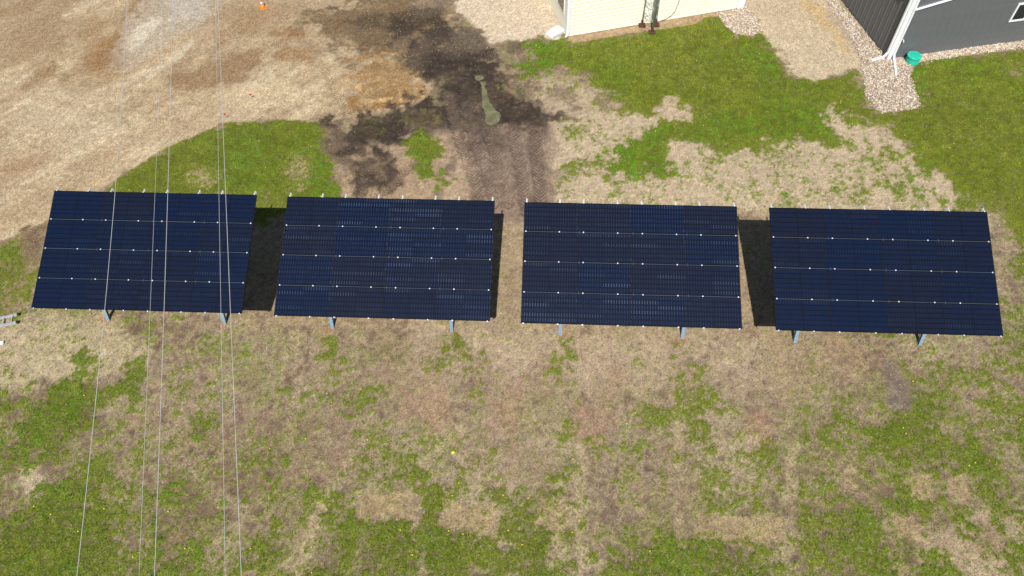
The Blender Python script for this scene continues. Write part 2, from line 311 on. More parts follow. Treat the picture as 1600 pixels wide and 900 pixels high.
soil([(538,120),(587,86),(630,98),(660,115),(677,147),(660,160),(600,174),(580,162),(556,137)], (160,124,78), .8, .35, 2.2, grass=0)
for k_ in range(26):
    px_, py_ = random.uniform(535,670), random.uniform(88,172); wd_ = random.uniform(5,18); soil(ell(px_-wd_, py_-wd_*.35, px_+wd_, py_+wd_*.35, 8), random.choice([(146,108,62),(178,136,82),(200,170,124),(132,104,70),(190,158,112)]), .6, .2, 1.3)
for P in (streak([(560,133),(600,122)], 4), streak([(578,158),(614,155)], 4), streak([(622,132),(628,165),(640,200)], 3), ell(643,115,656,130)): soil(P, (208,172,120), .8, .1, .4)
# ---- dark mud, wheel churned strip, gravel by the cream building
soil([(640,60),(690,40),(757,45),(775,95),(700,110),(650,100)], (92,78,66), .85, .3, 1.4, grass=.03, grav=.5)
mud = [(630,95),(667,83),(700,77),(740,85),(762,103),(793,127),(820,157),(848,163),(900,165),(905,180),(838,197),(793,198),(765,196),(720,204),(700,213),(643,204),(630,223),(613,232),(543,232),(525,222),(520,200),(587,183),(643,162),(690,160),(673,133)]
soil(mud, (80,67,55), .95, .4, 2.0, grass=.06, straw=.1, wet=.75); soil([(505,195),(540,190),(560,240),(620,235),(640,290),(560,300),(535,270),(505,235)], (104,86,70), .85, .3, 1.2, grass=.08, straw=.2, wet=.3)
soil([(640,195),(740,195),(860,195),(865,240),(860,345),(745,345),(730,280),(690,215)], (138,117,101), .9, .45, 1.2, grass=.02, straw=.15, wet=.1)
soil([(690,140),(745,150),(800,200),(790,235),(720,230),(700,190)], (84,70,60), .7, .35, 1.5, wet=.5)
soil([(682,210),(715,205),(735,250),(747,300),(690,320),(670,290),(690,250)], (186,160,130), .85, .2, 1, grass=.06)
soil([(775,130),(830,165),(800,200),(775,180)], (70,56,45), .8, .2, .8, wet=.9)
for q in ((845,135,900,165), (905,145,925,168), (925,135,945,160), (940,152,962,172), (850,172,900,195)): soil(ell(*q), (104,88,66), .8, .15, 1.6, wet=.3, brk=.1)
for k_ in range(150):
    px_ = random.uniform(640,860); py_ = random.uniform(60,330); wd_ = random.uniform(5,16)
    soil(ell(px_-wd_*.6, py_-wd_*.7, px_+wd_*.6, py_+wd_*.7, 8), random.choice([(58,48,40),(70,58,48),(104,90,76),(92,78,62),(128,110,90)] if py_ < 190 else [(96,82,70),(152,132,114),(120,102,88),(164,144,122),(104,88,74)]), .5, .25, 1.4)
for P in ([(680,90),(755,88),(772,130),(700,140),(665,120)], [(528,192),(640,186),(645,222),(600,232),(545,232)], [(775,122),(848,165),(900,168),(838,197),(782,197)], [(640,150),(705,145),(705,195),(655,205)], [(600,20),(690,15),(700,60),(620,60)], [(545,240),(610,235),(625,285),(560,295)]):
    soil(P, (56,46,39), .68, .45, 2.2, wet=.8, grass=.03, brk=.3)
soil(ell(790,128,830,150), (128,120,84), .5, .15, 1.4, grass=.2); soil(ell(640,175,690,200), (104,90,62), .6, .2, 1.4, grass=.1)
soil([(862,118),(900,112),(925,137),(970,150),(985,175),(900,185),(850,165)], (168,146,118), .5, .3, 1.4, grass=.2)
soil(ell(540,190,610,215), (80,68,48), .5, .2, 1.4, grass=.1)
for q in ((630,212,688,252), (645,255,684,284)): soil(ell(*q), None, 1, .2, 1, grass=.9, lush=.75)
soil(ell(672,278,710,292), None, 1, .2, 1, grass=.5)
pinkg = [(720,-60),(858,-60),(872,0),(890,45),(868,63),(845,57),(765,66),(750,45),(712,15)]
soil(pinkg, (216,196,168), 1, .15, .6, grass=0, straw=0, grav=1.)
soil([(885,56),(1145,12),(1145,22),(1100,28),(1084,38),(1007,49),(895,67)], (182,154,122), .95, .08, .3, grass=.08, straw=.1)
drive = [(1158,-60),(1300,-60),(1310,0),(1352,55),(1392,95),(1345,106),(1337,108),(1321,120),(1268,124),(1231,116),(1206,72),(1190,45),(1158,10)]
soil(drive, (202,182,150), 1, .2, .9, grass=0, straw=0, grav=1.); soil(streak([(1255,0),(1290,30),(1320,65),(1330,85)], 12), (202,168,112), .6, .3, 1)
for P in ([(1300,-60),(1310,0),(1386,93),(1440,78),(1640,52),(1640,70),(1432,97),(1420,120),(1436,162),(1430,170),(1377,176),(1365,165),(1340,106),(1345,95),(1295,30),(1280,-60)], [(1120,18),(1165,8),(1180,30),(1190,47),(1175,56),(1150,53),(1134,40)]):
    soil(P, (190,170,145), 1, .08, .25, grass=0, straw=0, grav=1)
# rusty spoil at each post foot
FEET = [(168,500),(345,505),(520,513),(704,516),(881,521),(1067,529),(1249,532),(1440,541)]
for (fx, fy) in FEET: soil(ell(fx-6, fy-3, fx+6, fy+5), (168,118,82), .5, .12, .8, grass=.05)
# ---- wheel tracks
def track(px, wid=.22, depth=.035, c=(120,100,84), op=.45, tread=1.):
    global SOIL, HGT
    P = [G(*q) for q in px]; A = np.asarray(P); k = (X > A[:,0].min()-1) & (X < A[:,0].max()+1) & (Y > A[:,1].min()-1) & (Y < A[:,1].max()+1)
    d, U, V = line_sd(X[k], Y[k], P); d = d+.05*n_d[k]; m = sstep(wid*1.25, wid*.8, d); fade = sstep(-.6, .5, n_b[k]+.3)
    HGT[k] += -depth*m + depth*.7*np.exp(-((d-wid*1.5)/.08)**2)
    SOIL[k] += (alb(c)-SOIL[k])*(m*fade*op)[:, None]; GR[k] *= 1-.6*m*op*2*.5
    kk = np.where(k)[0]; q = m > 0.001; TU[kk[q]] = U[q]; TV[kk[q]] = V[q]/wid; TM[kk[q]] = (m*tread*(.4+.6*fade))[q]
for P in ([(728,170),(740,220),(757,262),(772,318)], [(762,205),(775,250),(792,318)], [(700,150),(716,210),(742,280),(750,330)], [(800,200),(812,260),(824,330)], [(835,205),(842,270),(846,330)]): track(P, .24, .05, (118,98,84), .6, 1.)
track([(508,108),(530,150),(553,190)], .2, .02, (178,152,118), .5, 1.); track([(563,230),(568,280),(565,320)], .2, .04, (112,94,78), .5, 1.); track([(645,250),(620,285),(585,312)], .2, .04, (150,124,100), .5, 1.)
for P in ([(905,705),(908,800),(915,940)], [(870,760),(872,850),(876,940)], [(1240,690),(1236,790),(1228,940)], [(490,820),(440,900),(420,940)], [(560,700),(500,800),(450,940)], [(640,780),(655,850),(668,940)], [(655,735),(690,700),(740,660)], [(1330,760),(1360,790),(1410,900)], [(460,520),(465,600),(450,700)], [(1060,640),(1062,760),(1065,850)]): track(P, .19, .02, (186,166,128), .4, .4)
track([(755,128),(790,140),(815,158)], .12, .05, (92,74,58), .6, 0); track([(780,118),(805,140),(820,160)], .12, .05, (92,74,58), .6, 0)

# ---- final cover, height
gn = .10*n_v + .15*n_c + .19*n_d + .08*n_b + .17*fbm(X, Y, 14., 71, 2)
COV = sstep(.16, .98, GR + 1.15*gn*np.clip(1.35-np.abs(GR-.5)*1.0, .6, 1.3))
COV *= sstep(.02, .11, GR); fine = fbm(X, Y, 11., 44, 2); HGT += .014*n_c*(1-.6*GRAV) + .008*n_d + .03*n_a*.5 + COV*.02 + WET*(.03*n_c+.025*n_d)*1.2
pud = [(750,128),(758,128),(765,157),(781,177),(778,191),(767,198),(757,190),(753,167)]; pud2 = ell(742,117,755,126)
HGT = np.where((mask(ell(725,108,800,212), .3, 0) > 0), np.maximum(HGT, -.014), HGT)
pm = np.maximum(mask(pud, .22, .3), mask(pud2, .15, .2)); HGT = HGT*(1-pm*.9) - .05*pm; COV *= 1-pm
far = (np.abs(UU.ravel()) > 1) | (Y < 3) | (Y > 42)
HGT[far] = 0.
near_wall = np.zeros(N)
dirtlight = 1+(.15*n_d+.09*n_c)*(1-.6*GRAV)+.15*fine
SOIL *= np.clip(dirtlight, .5, 1.5)[:, None]
undg = np.array(alb((104,114,26)))*(1+.0)
SOIL_G = SOIL + (undg*(1+.2*n_d+.12*n_c)[:, None]-SOIL)*(np.clip(COV*1.25, 0, .96))[:, None]

k_far = far & ((np.abs(UU.ravel()) > 1.05) | (Y < 2) | (Y > 44)); SOIL_G[k_far] = alb((128,124,70)); SOIL_G[k_far & (X < -8) & (Y > 18)] = alb((184,160,126))
gm, n, b = mat('ground_soil'); tc = nd(n, 'ShaderNodeTexCoord'); ob = tc.outputs['Object']
at = nd(n, 'ShaderNodeAttribute', attribute_name='soil_colour'); ag = nd(n, 'ShaderNodeAttribute', attribute_name='grit'); aw = nd(n, 'ShaderNodeAttribute', attribute_name='damp')
ac = nd(n, 'ShaderNodeAttribute', attribute_name='grass_cover'); au = nd(n, 'ShaderNodeAttribute', attribute_name='track_u'); av = nd(n, 'ShaderNodeAttribute', attribute_name='track_v'); am = nd(n, 'ShaderNodeAttribute', attribute_name='track_mask')
f1 = noise_(n, ob, 22, 4, .7); f2 = noise_(n, ob, 5, 4, .65, .4)
vo = nd(n, 'ShaderNodeTexVoronoi'); vo.inputs['Scale'].default_value = 24; n.links.new(ob, vo.inputs['Vector'])
sep = nd(n, 'ShaderNodeSeparateColor'); n.links.new(vo.outputs['Color'], sep.inputs[0])
v = math_(n, 'MULTIPLY', maprange(n, f1, .3, .7, .5, 1.5), maprange(n, f2, .3, .7, .86, 1.14))
peb = maprange(n, sep.outputs[0], 0, 1, .74, 1.26); pe = math_(n, 'ADD', math_(n, 'MULTIPLY', math_(n, 'SUBTRACT', peb, 1.), maprange(n, ag.outputs['Fac'], 0, 1, .35, 1.)), 1.)
v = math_(n, 'MULTIPLY', v, pe)
ph = math_(n, 'ADD', math_(n, 'DIVIDE', au.outputs['Fac'], .19), math_(n, 'MULTIPLY', math_(n, 'ABSOLUTE', av.outputs['Fac']), 1.25))
tw = math_(n, 'SINE', math_(n, 'MULTIPLY', ph, 6.2832)); trd = math_(n, 'MULTIPLY', math_(n, 'MULTIPLY', tw, am.outputs['Fac']), maprange(n, f2, .35, .6, .2, 1.))
v = math_(n, 'MULTIPLY', v, math_(n, 'ADD', math_(n, 'MULTIPLY', trd, .2), 1.))
cc = nd(n, 'ShaderNodeCombineColor')
for i in range(3): n.links.new(v, cc.inputs[i])
n.links.new(mixc(n, 1., at.outputs['Color'], cc.outputs[0], 'MULTIPLY'), b.inputs['Base Color'])
n.links.new(maprange(n, math_(n, 'MULTIPLY', aw.outputs['Fac'], maprange(n, f2, .4, .6, .4, 1.)), 0, 1, .95, .55), b.inputs['Roughness']); b.inputs['Specular IOR Level'].default_value = .25
hh = math_(n, 'ADD', math_(n, 'ADD', math_(n, 'MULTIPLY', f1, .6), math_(n, 'MULTIPLY', trd, .9)), math_(n, 'MULTIPLY', vo.outputs['Distance'], -.4))
bump(n, b, hh, .55, .03)
nr, nc = UU.shape; ii = np.arange(N).reshape(nr, nc)
Q = np.stack([ii[:-1,:-1], ii[:-1,1:], ii[1:,1:], ii[1:,:-1]], -1).reshape(-1, 4)
gme = tri_mesh('ground', np.stack([X, Y, HGT], 1), Q, gm)
a = gme.color_attributes.new('soil_colour', 'FLOAT_COLOR', 'POINT'); c4 = np.ones((N, 4), np.float32); c4[:, :3] = SOIL_G; a.data.foreach_set('color', c4.ravel())
for nm, arr in (('grit', GRAV), ('damp', WET), ('grass_cover', COV), ('track_u', TU), ('track_v', TV), ('track_mask', TM)):
    q = gme.attributes.new(nm, 'FLOAT', 'POINT'); q.data.foreach_set('value', arr.astype(np.float32))
gme.polygons.foreach_set('use_smooth', np.ones(len(Q), bool))
ground = link('ground', gme); tag(ground, 'patchy dirt, sand yard and lawn ground', kind='structure')

# puddle: murky yellow green water lying in the churned strip
pm_, n, b = mat('puddle_water'); tc = nd(n, 'ShaderNodeTexCoord'); f = noise_(n, tc.outputs['Object'], 2.5, 3)
n.links.new(mixc(n, maprange(n, f, .35, .65, 0, 1), alb((112,108,80)), alb((140,136,102))), b.inputs['Base Color']); b.inputs['Roughness'].default_value = .06; b.inputs['IOR'].default_value = 1.33
mb = MB()
for P, zp in ((pud, -.024), (pud2, -.020)):
    W_ = [G(*q) for q in P]; cx = sum(q[0] for q in W_)/len(W_); cy = sum(q[1] for q in W_)/len(W_); n0 = len(mb.v)
    for q in W_: mb.v.append((cx+(q[0]-cx)*1.25, cy+(q[1]-cy)*1.2, zp))
    mb.f.append(tuple(range(n0, n0+len(W_)))[::-1])
tag(mb.build('puddle', pm_), 'murky green puddle in the muddy wheel ruts', kind='structure')

# ------------------------------------------------------------------ scatter lookups
iy0 = 6; iu0 = len(ext)
def look(px, py):
    v = np.clip(((py-3.)/39.), 0, 1)**(1/1.25)*(NY-1); u = (px/halfw(py)+1)/2*(NU-1)
    r = np.clip(np.rint(v), 0, NY-1).astype(int)+iy0; c = np.clip(np.rint(u), 0, NU-1).astype(int)+iu0
    return r*nc+c
def sample(n_):
    y = RNG.uniform(4, 41, int(n_*1.6)); x = RNG.uniform(-36, 36, len(y)); k = np.abs(x) < halfw(y)*.995; return x[k][:n_], y[k][:n_]
A1 = np.array(G(885, 58)); A2 = np.array(G(1386, 93))
def leafmat(name, trans=.35):
    m, n, b = mat(name); a = nd(n, 'ShaderNodeAttribute', attribute_name='Col'); n.links.new(a.outputs['Color'], b.inputs['Base Color']); b.inputs['Roughness'].default_value = .7; b.inputs['Specular IOR Level'].default_value = .08
    t = nd(n, 'ShaderNodeBsdfTranslucent'); n.links.new(a.outputs['Color'], t.inputs['Color']); mx = nd(n, 'ShaderNodeMixShader'); mx.inputs[0].default_value = trans
    n.links.new(b.outputs[0], mx.inputs[1]); n.links.new(t.outputs[0], mx.inputs[2]); n.links.new(mx.outputs[0], n.nodes['Material Output'].inputs[0]); return m
def blades(name, x, y, z, L, lean, wd, colr, m):
    k = len(x); az = RNG.uniform(0, 2*np.pi, k); dx, dy = np.cos(az), np.sin(az); hx, hz = L*np.sin(lean), L*np.cos(lean)
    V = np.empty((k, 3, 3)); V[:,0] = np.stack([x-dy*wd/2, y+dx*wd/2, z], 1); V[:,1] = np.stack([x+dy*wd/2, y-dx*wd/2, z], 1); V[:,2] = np.stack([x+dx*hx, y+dy*hx, z+hz], 1)
    return link(name, tri_mesh(name, V.reshape(-1, 3), np.arange(k*3).reshape(-1, 3), m, np.repeat(colr, 3, 0)))
# green grass
x, y = sample(1250000); i = look(x, y); k = RNG.random(len(x)) < COV[i]*.95; x, y, i = x[k], y[k], i[k]
lu = np.clip(LUSH[i]+.22*n_b[i]+.2*n_a[i]+RNG.normal(0, .12, len(x)), 0, 1)[:, None]; rn = RNG.random((len(x), 1))
lu = np.clip(lu*(.55+.5*COV[i])[:, None], 0, 1); l1, l2 = np.clip(lu*2, 0, 1), np.clip(lu*2-1, 0, 1); gc = alb((172,170,46))*(1-l1)+alb((120,146,20))*l1; gc = gc+(alb((82,158,24))-gc)*l2; gc = gc+(alb((150,138,72))-gc)*(.4*sstep(.1, 1., -n_a[i]+.4*n_b[i]))[:, None]; gc = gc*np.clip(.99+.10*n_a[i]+.08*n_b[i]+.034*(y-17.5), .62, 1.42)[:, None]; gc = gc*(.68+.64*rn)*np.clip(1+.24*n_d[i]+.16*n_c[i], .45, 1.6)[:, None]; dry = RNG.random(len(x)) < .10*(1-COV[i]*.6); gc[dry] = alb((196,180,130))*(.7+.5*rn[dry])  # light gradient along y and shade between tufts are put into the blade colour
lu = lu[:, 0]
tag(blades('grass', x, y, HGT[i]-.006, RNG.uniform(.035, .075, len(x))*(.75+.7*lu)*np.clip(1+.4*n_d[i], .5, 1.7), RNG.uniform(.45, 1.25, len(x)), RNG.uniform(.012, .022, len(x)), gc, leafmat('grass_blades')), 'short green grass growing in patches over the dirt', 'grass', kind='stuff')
# dead straw lying on the dry lawn
x, y = sample(620000); i = look(x, y); k = RNG.random(len(x)) < STRAW[i]*(1-.45*COV[i])*np.clip(.6+.4*n_c[i], .15, 1); x, y, i = x[k], y[k], i[k]; rn = RNG.random((len(x), 1))
sc_ = np.where(rn < .3, alb((112,94,68)), np.where(rn < .7, SOIL[i]*1.1, alb((202,185,158))))*(.7+.55*RNG.random((len(x), 1)))
tag(blades('dry_straw', x, y, HGT[i]+.004, RNG.uniform(.05, .13, len(x)), RNG.uniform(1.2, 1.5, len(x)), RNG.uniform(.008, .016, len(x)), sc_, leafmat('straw_blades', .15)), 'dead straw lying over the dry lawn', 'straw', kind='stuff')
# dandelions
x, y = sample(26000); i = look(x, y); k = (RNG.random(len(x)) < COV[i]*.55*sstep(-.2, .9, n_b[i]+.3*n_c[i])*.12+.0) & (y < 34); x, y, i = x[k], y[k], i[k]
ym_ = simple('dandelion_yellow', (.75, .62, .02), .7); mb = MB()
for px, py, z in zip(x, y, HGT[i]): mb.lathe([(.006, z+.02), (.024, z+.055), (.012, z+.066)], 6, (px, py))
tag(mb.build('dandelions', ym_), 'tiny yellow dandelion flowers dotted through the grass', 'flowers', kind='stuff')

# ------------------------------------------------------------------ stones
def stonemat(name):
    m, n, b = mat(name); a = nd(n, 'ShaderNodeAttribute', attribute_name='Col'); tc = nd(n, 'ShaderNodeTexCoord'); f = noise_(n, tc.outputs['Object'], 60, 3)
    cc = nd(n, 'ShaderNodeCombineColor'); v = maprange(n, f, .3, .7, .8, 1.2)
    for q in range(3): n.links.new(v, cc.inputs[q])
    n.links.new(mixc(n, 1., a.outputs['Color'], cc.outputs[0], 'MULTIPLY'), b.inputs['Base Color']); b.inputs['Roughness'].default_value = .85; return m
_t = (1+5**.5)/2
ICO_V = np.array([(-1,_t,0),(1,_t,0),(-1,-_t,0),(1,-_t,0),(0,-1,_t),(0,1,_t),(0,-1,-_t),(0,1,-_t),(_t,0,-1),(_t,0,1),(-_t,0,-1),(-_t,0,1)])/math.sqrt(1+_t*_t)
ICO_F = np.array([(0,11,5),(0,5,1),(0,1,7),(0,7,10),(0,10,11),(1,5,9),(5,11,4),(11,10,2),(10,7,6),(7,1,8),(3,9,4),(3,4,2),(3,2,6),(3,6,8),(3,8,9),(4,9,5),(2,4,11),(6,2,10),(8,6,7),(9,8,1)])
OCT_V = np.array([(1,0,0),(-1,0,0),(0,1,0),(0,-1,0),(0,0,1),(0,0,-1)], float); OCT_F = np.array([(0,2,4),(2,1,4),(1,3,4),(3,0,4)])
PAL = [alb(c) for c in ((236,222,200),(222,202,176),(206,184,158),(186,164,144),(244,236,220),(216,188,160),(168,150,138))]
def stones(name, x, y, z, r, bv, bf, m, pal=PAL):
    k = len(x); sc = r[:, None]*RNG.uniform(.65, 1.2, (k, 3)); sc[:, 2] *= .65; az = RNG.uniform(0, 6.28, k); c, s = np.cos(az)[:, None], np.sin(az)[:, None]
    V = bv[None]*sc[:, None]*RNG.uniform(.8, 1.2, (k, len(bv), 1)); vx, vy = V[...,0]*c-V[...,1]*s, V[...,0]*s+V[...,1]*c
    V = np.stack([vx+x[:, None], vy+y[:, None], V[...,2]+(z+r*.3)[:, None]], -1)
    T = (bf[None]+(np.arange(k)*len(bv))[:, None, None]).reshape(-1, 3); pc = np.array(pal)[RNG.integers(0, len(pal), k)]*RNG.uniform(.8, 1.15, (k, 1))
    return link(name, tri_mesh(name, V.reshape(-1, 3), T, m, np.repeat(pc, len(bv), 0)))
SM = stonemat('washed_stone')
def bed(P, n_, label):
    A = np.array([G(*q) for q in P]); x = RNG.uniform(A[:,0].min()-.2, A[:,0].max()+.2, n_*6); y = RNG.uniform(A[:,1].min()-.2, A[:,1].max()+.2, n_*6)
    k = poly_sd(x, y, A)+RNG.normal(0, .07, len(x)) > 0; x, y = x[k][:n_], y[k][:n_]; r = RNG.uniform(.022, .05, len(x))
    tag(stones('rock_bed', x, y, HGT[look(x, y)]+RNG.uniform(0, .03, len(x)), r, ICO_V, ICO_F, SM), label, 'rock bed', kind='stuff')
bed([(1345,103),(1386,94),(1415,92),(1420,118),(1436,162),(1430,170),(1377,176),(1365,165),(1352,143)], 3600, 'pale washed stones under the downspouts of the grey shed')
bed([(1386,93),(1640,56),(1640,69),(1525,83),(1432,98),(1400,104)], 4200, 'strip of pale stones along the sunlit wall of the grey shed')
bed([(1386,93),(1340,40),(1306,0),(1270,-40),(1255,-40),(1292,0),(1325,50),(1350,98)], 2600, 'thin strip of stones along the shaded wall of the grey shed')
bed([(1122,20),(1165,9),(1181,30),(1191,47),(1175,56),(1150,53),(1134,40)], 1900, 'rounded stone bed at the right corner of the cream building')
x, y = sample(150000); i = look(x, y); k = (RNG.random(len(x)) < np.maximum(GRAV[i]*.5, .05-.03*WET[i])) & (COV[i] < .3); x, y, i = x[k], y[k], i[k]
tag(stones('pebbles', x, y, HGT[i], RNG.uniform(.008, .024, len(x)), OCT_V, OCT_F, SM, [alb(c) for c in ((222,204,176),(196,170,134),(168,142,110),(206,186,158),(140,118,94))]), 'small loose pebbles on the sand yard and drives', 'pebbles', kind='stuff')

# ================================================================== SOLAR ARRAYS
YAW, TILT, ZB, AW, AH = math.radians(-3.6144), math.radians(22.067), 2.13, 7.19, 4.22
cg, rg = .002, .020; MW, MH = (AW-3*cg)/4, (AH-3*rg)/4
black = simple('black_anodised_frame', (.006, .006, .008), .6, 0., .1, spec=.08); dkal = simple('strip_aluminium', (.055, .075, .12), .7, .0, .1, spec=.1)
alum = simple('bright_aluminium', (.78, .79, .8), .35, .6, .08); alw = simple('clamp_metal', (.66, .68, .7), .45, .2, .05)
galv = simple('galvanised_steel', (.23, .33, .43), .42, .1, .15, 9.)
pvm, n, b = mat('solar_cells'); tc = nd(n, 'ShaderNodeTexCoord'); sp = nd(n, 'ShaderNodeSeparateXYZ'); n.links.new(tc.outputs['Object'], sp.inputs[0])
oi = nd(n, 'ShaderNodeObjectInfo'); ap = nd(n, 'ShaderNodeAttribute', attribute_name='ribbon_glint', attribute_type='OBJECT')
bx0 = .022; U_ = math_(n, 'DIVIDE', math_(n, 'SUBTRACT', sp.outputs[0], bx0), MW-2*bx0); V_ = math_(n, 'DIVIDE', math_(n, 'SUBTRACT', sp.outputs[1], bx0), MH-2*bx0)
cu = math_(n, 'MULTIPLY', U_, 20.); cv = math_(n, 'MULTIPLY', V_, 6.)
def near_edge(c, wd): return math_(n, 'LESS_THAN', math_(n, 'SUBTRACT', .5, math_(n, 'ABSOLUTE', math_(n, 'SUBTRACT', math_(n, 'FRACT', c), .5))), wd)
vline = near_edge(cu, .12); hline = near_edge(cv, .07); mid = math_(n, 'LESS_THAN', math_(n, 'ABSOLUTE', math_(n, 'SUBTRACT', U_, .5)), .0065)
cx_ = nd(n, 'ShaderNodeCombineXYZ'); n.links.new(math_(n, 'FLOOR', math_(n, 'MULTIPLY', U_, 2.)), cx_.inputs[0]); n.links.new(math_(n, 'FLOOR', cv), cx_.inputs[1]); n.links.new(math_(n, 'MULTIPLY', oi.outputs['Random'], 91.), cx_.inputs[2])
wn = nd(n, 'ShaderNodeTexWhiteNoise', noise_dimensions='3D'); n.links.new(cx_.outputs[0], wn.inputs['Vector'])
cy_ = nd(n, 'ShaderNodeCombineXYZ'); n.links.new(math_(n, 'FLOOR', cu), cy_.inputs[0]); n.links.new(math_(n, 'FLOOR', cv), cy_.inputs[1]); n.links.new(math_(n, 'MULTIPLY', oi.outputs['Random'], 57.), cy_.inputs[2])
wc = nd(n, 'ShaderNodeTexWhiteNoise', noise_dimensions='3D'); n.links.new(cy_.outputs[0], wc.inputs['Vector'])
tick = math_(n, 'MULTIPLY', math_(n, 'ADD', math_(n, 'POWER', wn.outputs['Value'], 7.), .22), ap.outputs['Fac'])  # glints off the cell ribbons, painted into the base colour
tick = math_(n, 'MULTIPLY', math_(n, 'MULTIPLY', tick, vline), maprange(n, wc.outputs['Value'], 0, 1, .7, 1.1))
tick = math_(n, 'MULTIPLY', tick, math_(n, 'GREATER_THAN', math_(n, 'FRACT', cv), .3))
wm = nd(n, 'ShaderNodeTexWhiteNoise', noise_dimensions='1D'); n.links.new(math_(n, 'MULTIPLY', oi.outputs['Random'], 333.), wm.inputs['W'])
base = mixc(n, wm.outputs['Value'], (.0022, .0072, .0265), (.0065, .0082, .0180))
base = mixc(n, maprange(n, wc.outputs['Value'], 0, 1, 0, .35), base, (.004, .011, .034))
base = mixc(n, math_(n, 'MULTIPLY', math_(n, 'MAXIMUM', hline, mid), .85), base, (.002, .002, .003)); base = mixc(n, tick, base, (.055, .075, .12))
n.links.new(base, b.inputs['Base Color']); b.inputs['Roughness'].default_value = .12; b.inputs['IOR'].default_value = 1.38; b.inputs['Coat Weight'].default_value = .32; b.inputs['Coat Roughness'].default_value = .32; b.inputs['Coat IOR'].default_value = 1.4
n.links.new(maprange(n, noise_(n, tc.outputs['Object'], 1.2, 2), .3, .7, .08, .18), b.inputs['Roughness'])
fb = MB(); fw_, fd = .012, .035
fb.box((0,0,-fd),(MW,fw_,0)); fb.box((0,MH-fw_,-fd),(MW,MH,0)); fb.box((0,fw_,-fd),(fw_,MH-fw_,0)); fb.box((MW-fw_,fw_,-fd),(MW,MH-fw_,0)); frame_me = fb.mesh('module_frame', black)
glass_me = MB().box((fw_,fw_,-.012),(MW-fw_,MH-fw_,-.003)).mesh('cell_glass', pvm)
clamp_me = MB().box((-.019,-.019,-.02),(.019,.019,.010)).box((-.008,-.008,.010),(.008,.008,.017)).mesh('clamp', alw)
clip_me = MB().box((-.008,-.045,-.01),(.008,.045,.006)).mesh('bonding_clip', dkal)
RX = [q/1045*AW for q in (12, 176, 294, 461, 581, 747, 865, 1033)]
rail_b = MB()
rail_b.box((-.02,-.02,-.085),(.02,AH+.15,-.037)).box((-.028,-.02,-.096),(.028,AH+.15,-.0855)); rail_me = rail_b.mesh('mounting_rail', alum)
strip_me = MB().box((.05,-.0095,-.034),(AW-.05,.0095,-.012)).mesh('row_strip', dkal)
purl_me = MB().box((.2,-.04,-.30),(AW-.2,.04,-.285)).box((.2,-.006,-.285),(AW-.2,.006,-.112)).box((.2,-.04,-.112),(AW-.2,.04,-.097)).mesh('purlin', galv)
def ibeam(h, wd=.115, t=.012): return MB().box((-wd/2,-wd/2,0),(wd/2,-wd/2+t,h)).box((-wd/2,wd/2-t,0),(wd/2,wd/2,h)).box((-t/2,-wd/2+t,0),(t/2,wd/2-t,h))
LAB = ['dark blue solar array crossed by the overhead wires, nearest the ladder', 'dark solar array between the wire-crossed array and the central dirt lane', 'dark solar array just right of the central dirt lane', 'plain dark blue solar array at the right edge near the lawn']
POS = [(-16.1947, 15.1703), (-7.9323, 14.5971), (.2531, 14.0432), (8.5026, 13.5022)]
for ai in range(4):
    r = empty('solar_array', (*POS[ai], 0), YAW); tag(r, LAB[ai], 'solar array', 'row of four ground mounted solar arrays')
    rot = (TILT, 0, 0); ct, st = math.cos(TILT), math.sin(TILT)
    def on(x, s, h=0): return (x, s*ct-h*st, ZB+s*st+h*ct)
    for j in range(4):
        for c in range(4):
            m_ = link('solar_module', frame_me, r, on(c*(MW+cg), j*(MH+rg), random.uniform(-.001, .001)), (TILT+random.uniform(-.003, .003), random.uniform(-.0025, .0025), 0)); g_ = link('cell_glass', glass_me, m_); g_['ribbon_glint'] = [.30, 1., 1., .22][ai]*random.uniform(.6, 1.2)  # painted glint strength per array, strongest on the middle two
    for x in RX:
        link('mounting_rail', rail_me, r, on(x, 0), rot)
        for j in range(5): link('clamp', clamp_me, r, on(x, [0-.012, MH+rg/2, 2*MH+1.5*rg, 3*MH+2.5*rg, AH+.012][j], 0.002), rot)
    for j in range(1, 4):
        link('row_strip', strip_me, r, on(0, j*MH+(j-.5)*rg), rot)
        for c in range(1, 4): link('bonding_clip', clip_me, r, on(c*MW+(c-.5)*cg+.09, j*MH+(j-.5)*rg), rot)
    for s in (1.06, 3.1): link('purlin', purl_me, r, on(0, s), rot)
    for px in (1.36, 5.68):
        for s in (1.06, 3.1):
            top = on(0, s, -.31); ln_ = .30 if s < 2 else 0.; fy_ = .98 if s < 2 else top[1]; tz_ = top[2]+ln_*top[2]*math.tan(TILT)/(1-ln_*math.tan(TILT)); po = ibeam(tz_*math.hypot(1, ln_)).build('post', galv, r, (px, fy_, -.03), (-math.atan(ln_), 0, 0))
            MB().box((-.13,-.02,.62),(-.078,.02,.7)).build('cable_box', alum, po)
        MB().bar((px, on(0, 1.06, 0)[1]+.06, .9), (px, on(0, 3.1, 0)[1]-.06, on(0, 3.1, -.45)[2]), .06, .06).build('brace', galv, r)

